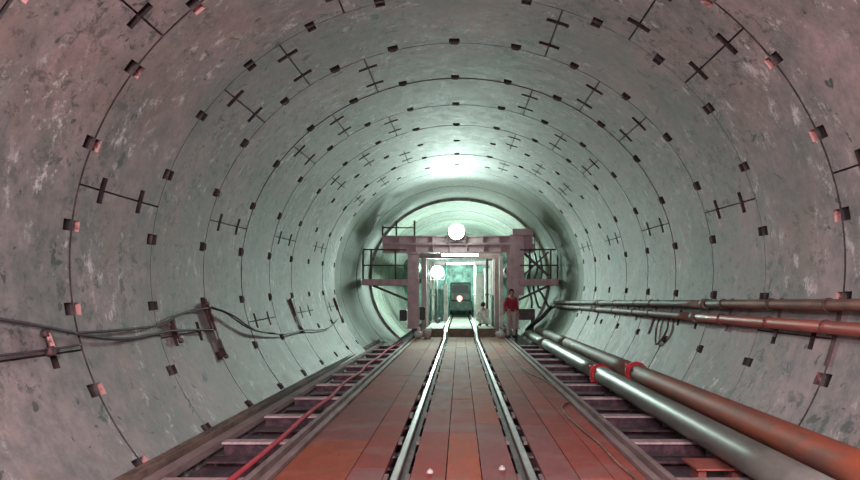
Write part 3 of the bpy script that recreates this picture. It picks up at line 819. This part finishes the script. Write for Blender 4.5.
# ------------------------------------------------------------------ people
def skin_mesh(name, verts, edges, radii, mat, parent, L, root_i=0, sub=2):
    me = bpy.data.meshes.new(name); me.from_pydata([tuple(Vector(v)) for v in verts], edges, []); me.update()
    o = bpy.data.objects.new(name, me); COL.objects.link(o)
    md = o.modifiers.new('skin', 'SKIN')
    for i, r in enumerate(radii):
        me.skin_vertices[0].data[i].radius = (r, r) if not isinstance(r, tuple) else r
        me.skin_vertices[0].data[i].use_root = (i == root_i)
    md.use_smooth_shade = True
    sb = o.modifiers.new('sub', 'SUBSURF'); sb.levels = sub; sb.render_levels = sub
    me.materials.append(M[mat]); o.parent = parent
    return o

def person(loc, rz, J_, upper, lower, label, s=1.0):
    """J_: joint positions in local metres"""
    root = empty('person', loc, rz); tag(root, label, 'person'); root.scale = (s, s, s)
    names = ['pelvis', 'waist', 'chest', 'neck', 'headb', 'headm', 'headt', 'shl', 'ell', 'wrl', 'shr', 'elr', 'wrr', 'hil', 'knl', 'anl', 'tol', 'hir', 'knr', 'anr', 'tor']
    idx = {n: i for i, n in enumerate(names)}
    V = [Vector(J_[n]) for n in names]
    rad = dict(pelvis=.125, waist=.115, chest=.13, neck=.05, headb=.062, headm=.088, headt=.066, shl=.062, ell=.042, wrl=.028, shr=.062, elr=.042, wrr=.028,
               hil=.09, knl=.058, anl=.04, tol=.034, hir=.09, knr=.058, anr=.04, tor=.034)
    E = [('pelvis', 'waist'), ('waist', 'chest'), ('chest', 'neck'), ('neck', 'headb'), ('headb', 'headm'), ('headm', 'headt'), ('chest', 'shl'), ('shl', 'ell'), ('ell', 'wrl'), ('chest', 'shr'), ('shr', 'elr'), ('elr', 'wrr'),
         ('pelvis', 'hil'), ('hil', 'knl'), ('knl', 'anl'), ('anl', 'tol'), ('pelvis', 'hir'), ('hir', 'knr'), ('knr', 'anr'), ('anr', 'tor')]
    EE = [(idx[a], idx[b]) for a, b in E]; RR = [rad[n] for n in names]
    # hands: palm and five fingers on each side
    for sd in ('l', 'r'):
        w = V[idx['wr'+sd]]; e = V[idx['el'+sd]]; d = (w-e).normalized()
        side = d.cross(Vector((0, 1, 0))).normalized() if abs(d.y) < .9 else Vector((1, 0, 0))
        pi = len(V); V.append(w+d*.07); RR.append(.028); EE.append((idx['wr'+sd], pi))
        for k, ln in enumerate((.055, .07, .075, .07, .055)):
            off = side*((k-2)*.02)
            a = len(V); V.append(w+d*.10+off) if k else V.append(w+d*.05+side*-.045); RR.append(.009); EE.append((pi, a))
            V.append(V[a]+d*ln*.9+Vector((0, -.015, 0))); RR.append(.008); EE.append((a, a+1))
    skin_mesh('body', V, EE, RR, 'skin', root, loc)
    # face and hair
    h = V[idx['headm']]; ax = (V[idx['headt']]-V[idx['headb']]).normalized()
    mb = MB(); mb.ball(h+Vector((0, .018, .03)), .108, (.92, 1.0, 1.0), n=20)
    for v in list(mb.bm.verts):
        if v.co.y < h.y-.035 and v.co.z < h.z+.06: v.co.y = h.y-.035
        if v.co.z < h.z-.05: v.co.z = h.z-.05
    mb.build('hair', 'hair', root)
    mb = MB()
    for sx in (-1, 1): mb.ball(h+Vector((sx*.032, -.082, .005)), .011, n=8)
    mb.build('eyes', 'hair', root)
    mb = MB(); mb.ball(h+Vector((0, -.095, -.018)), .014, (.8, 1, 1.5), n=8); mb.ball(h+Vector((0, -.082, -.05)), .018, (1.3, .5, .35), n=8)
    for sx in (-1, 1): mb.ball(h+Vector((sx*.088, 0, -.005)), .024, (.4, .8, 1.2), n=8)
    mb.build('face_features', 'skin', root)
    g = .018
    def garment(nm, keys, edges, mat, extra=g, stop=None):
        ii = {k: i for i, k in enumerate(keys)}
        VV = [Vector(J_[k]) for k in keys]
        if stop:
            for k, (to, f) in stop.items(): VV[ii[k]] = VV[ii[k]].lerp(Vector(J_[to]), f)
        skin_mesh(nm, VV, [(ii[a], ii[b]) for a, b in edges], [rad[k]+extra for k in keys], mat, root, loc)
    garment('jacket', ['waist', 'pelvis', 'chest', 'shl', 'ell', 'wrl', 'shr', 'elr', 'wrr'],
            [('pelvis', 'waist'), ('waist', 'chest'), ('chest', 'shl'), ('shl', 'ell'), ('ell', 'wrl'), ('chest', 'shr'), ('shr', 'elr'), ('elr', 'wrr')], upper, stop={'wrl': ('ell', .12), 'wrr': ('elr', .12)})
    garment('trousers', ['pelvis', 'hil', 'knl', 'anl', 'hir', 'knr', 'anr'],
            [('pelvis', 'hil'), ('hil', 'knl'), ('knl', 'anl'), ('pelvis', 'hir'), ('hir', 'knr'), ('knr', 'anr')], lower, .012)
    for sd in ('l', 'r'):
        a = Vector(J_['an'+sd]); t = Vector(J_['to'+sd]); mb = MB()
        mb.tube([a+Vector((0, .03, -.0)), a+Vector((0, .0, -.03)), t*.5+a*.5, t+Vector((0, -.03, 0))], [.05, .055, .052, .03], 12)
        for v in mb.bm.verts: v.co.z = max(v.co.z, min(a.z, t.z)-.045)
        mb.build('boot', 'black', root)
    return root
stand = dict(pelvis=(0, 0, .93), waist=(0, 0, 1.08), chest=(0, 0, 1.30), neck=(0, -.01, 1.46), headb=(0, -.02, 1.53), headm=(0, -.02, 1.61), headt=(0, -.01, 1.68),
    shl=(-.17, 0, 1.38), ell=(-.24, .03, 1.12), wrl=(-.22, -.10, .90), shr=(.17, 0, 1.38), elr=(.25, .02, 1.12), wrr=(.20, -.14, .93),
    hil=(-.09, 0, .88), knl=(-.11, -.02, .48), anl=(-.12, .02, .09), tol=(-.13, -.12, .045), hir=(.09, 0, .88), knr=(.12, -.03, .48), anr=(.13, .02, .09), tor=(.15, -.12, .045))
# stands in the bay beside the right edge beam, on the invert's cross plate
person(((511-VX)/F*22.35, 22.35, 0.0), R(25), stand, 'redcloth', 'palecloth', 'standing person in a red jacket and pale trousers by the right gantry leg', .86)
squat = dict(pelvis=(0, .12, .22), waist=(0, .10, .36), chest=(0, -.02, .55), neck=(0, -.08, .70), headb=(0, -.12, .76), headm=(0, -.13, .84), headt=(0, -.12, .91),
    shl=(-.17, -.02, .62), ell=(-.22, -.18, .44), wrl=(-.10, -.34, .40), shr=(.17, -.02, .62), elr=(.22, -.18, .44), wrr=(.10, -.34, .40),
    hil=(-.09, .12, .22), knl=(-.17, -.22, .46), anl=(-.15, -.02, .09), tol=(-.16, -.16, .045), hir=(.09, .12, .22), knr=(.17, -.22, .46), anr=(.15, -.02, .09), tor=(.16, -.16, .045))
person(((484-VX)/F*25.2, 25.2, .25), R(200), squat, 'whitecloth', 'whitecloth', 'crouching person in white with dark hair on the platform right of the track', .85)
# little timber pallet for the standing person to stand on
mb = MB()
x = (511-VX)/F*22.35
for k in range(5): mb.box((x-.3, 22.0+k*.15, -.03), (x+.42, 22.1+k*.15, .0))
mb.bm.free()

# ------------------------------------------------------------------ lights
def area(name, loc, rot, sx, sy, e, col):
    l = bpy.data.lights.new(name, 'AREA'); l.shape = 'RECTANGLE'; l.size = sx; l.size_y = sy; l.energy = e; l.color = col
    o = bpy.data.objects.new(name, l); COL.objects.link(o); o.location = loc; o.rotation_euler = rot
    return o
def point(name, loc, e, col, r=.1):
    l = bpy.data.lights.new(name, 'POINT'); l.energy = e; l.color = col; l.shadow_soft_size = r
    o = bpy.data.objects.new(name, l); COL.objects.link(o); o.location = loc; return o
PINK = (1, .80, .87); GREEN = (.74, 1, .89)
def spot(name, loc, e, col, ang=165, r=.2, rot=(R(-90), 0, 0)):
    l = bpy.data.lights.new(name, 'SPOT'); l.energy = e; l.color = col; l.shadow_soft_size = r; l.spot_size = R(ang); l.spot_blend = 1
    o = bpy.data.objects.new(name, l); COL.objects.link(o); o.location = loc; o.rotation_euler = rot; return o
# working lamps of the tunnel behind the camera
point('near_lamp_light', (-.7, -.9, 2.6), 480, PINK, .25)
point('near_lamp_light', (.9, -3.2, 2.6), 780, PINK, .25)
# the gantry floodlights shine down the bore towards the camera
spot('gantry_flood_light', ((456.5-VX)/F*22.6, 22.55, z_(231.5, 22.7)), 680, GREEN, 108, .2, (R(-74), 0, 0))
point('gantry_spill_light', ((456.5-VX)/F*22.6, 22.3, z_(231.5, 22.7)), 26, GREEN, .2)
point('inner_flood_light', ((437.5-VX)/F*27.3, 27.2, z_(272, 27.5)), 190, GREEN, .2)
point('rear_fill_light', (.3, 32, 2.6), 200, GREEN, .2)  # added light without a fixture, brightens the interior beyond the gantry
point('end_fill_light', (-.2, 38.2, 2.5), 160, GREEN, .2)  # added with no lamp there, lifts the black far end
point('top_lamp_light', (.8, 25.6, 3.3), 14, (.9, 1, .8), .15)

w = bpy.data.worlds.new('world'); S.world = w; w.use_nodes = True
w.node_tree.nodes['Background'].inputs[0].default_value = (.02, .022, .02, 1)

# ------------------------------------------------------------------ camera
cam = bpy.data.cameras.new('camera'); co = bpy.data.objects.new('camera', cam); COL.objects.link(co)
co.location = (0, 0, H); co.rotation_euler = (R(90), 0, 0)
cam.sensor_width = 36; cam.lens = F*36/860; cam.shift_x = (430-VX)/860; cam.shift_y = (VY-240)/860
cam.clip_start = .05; cam.clip_end = 200
S.camera = co
S.view_settings.view_transform = 'Standard'; S.view_settings.look = 'None'; S.view_settings.gamma = 1; S.view_settings.use_curve_mapping = False
S.view_settings.exposure = 0.92
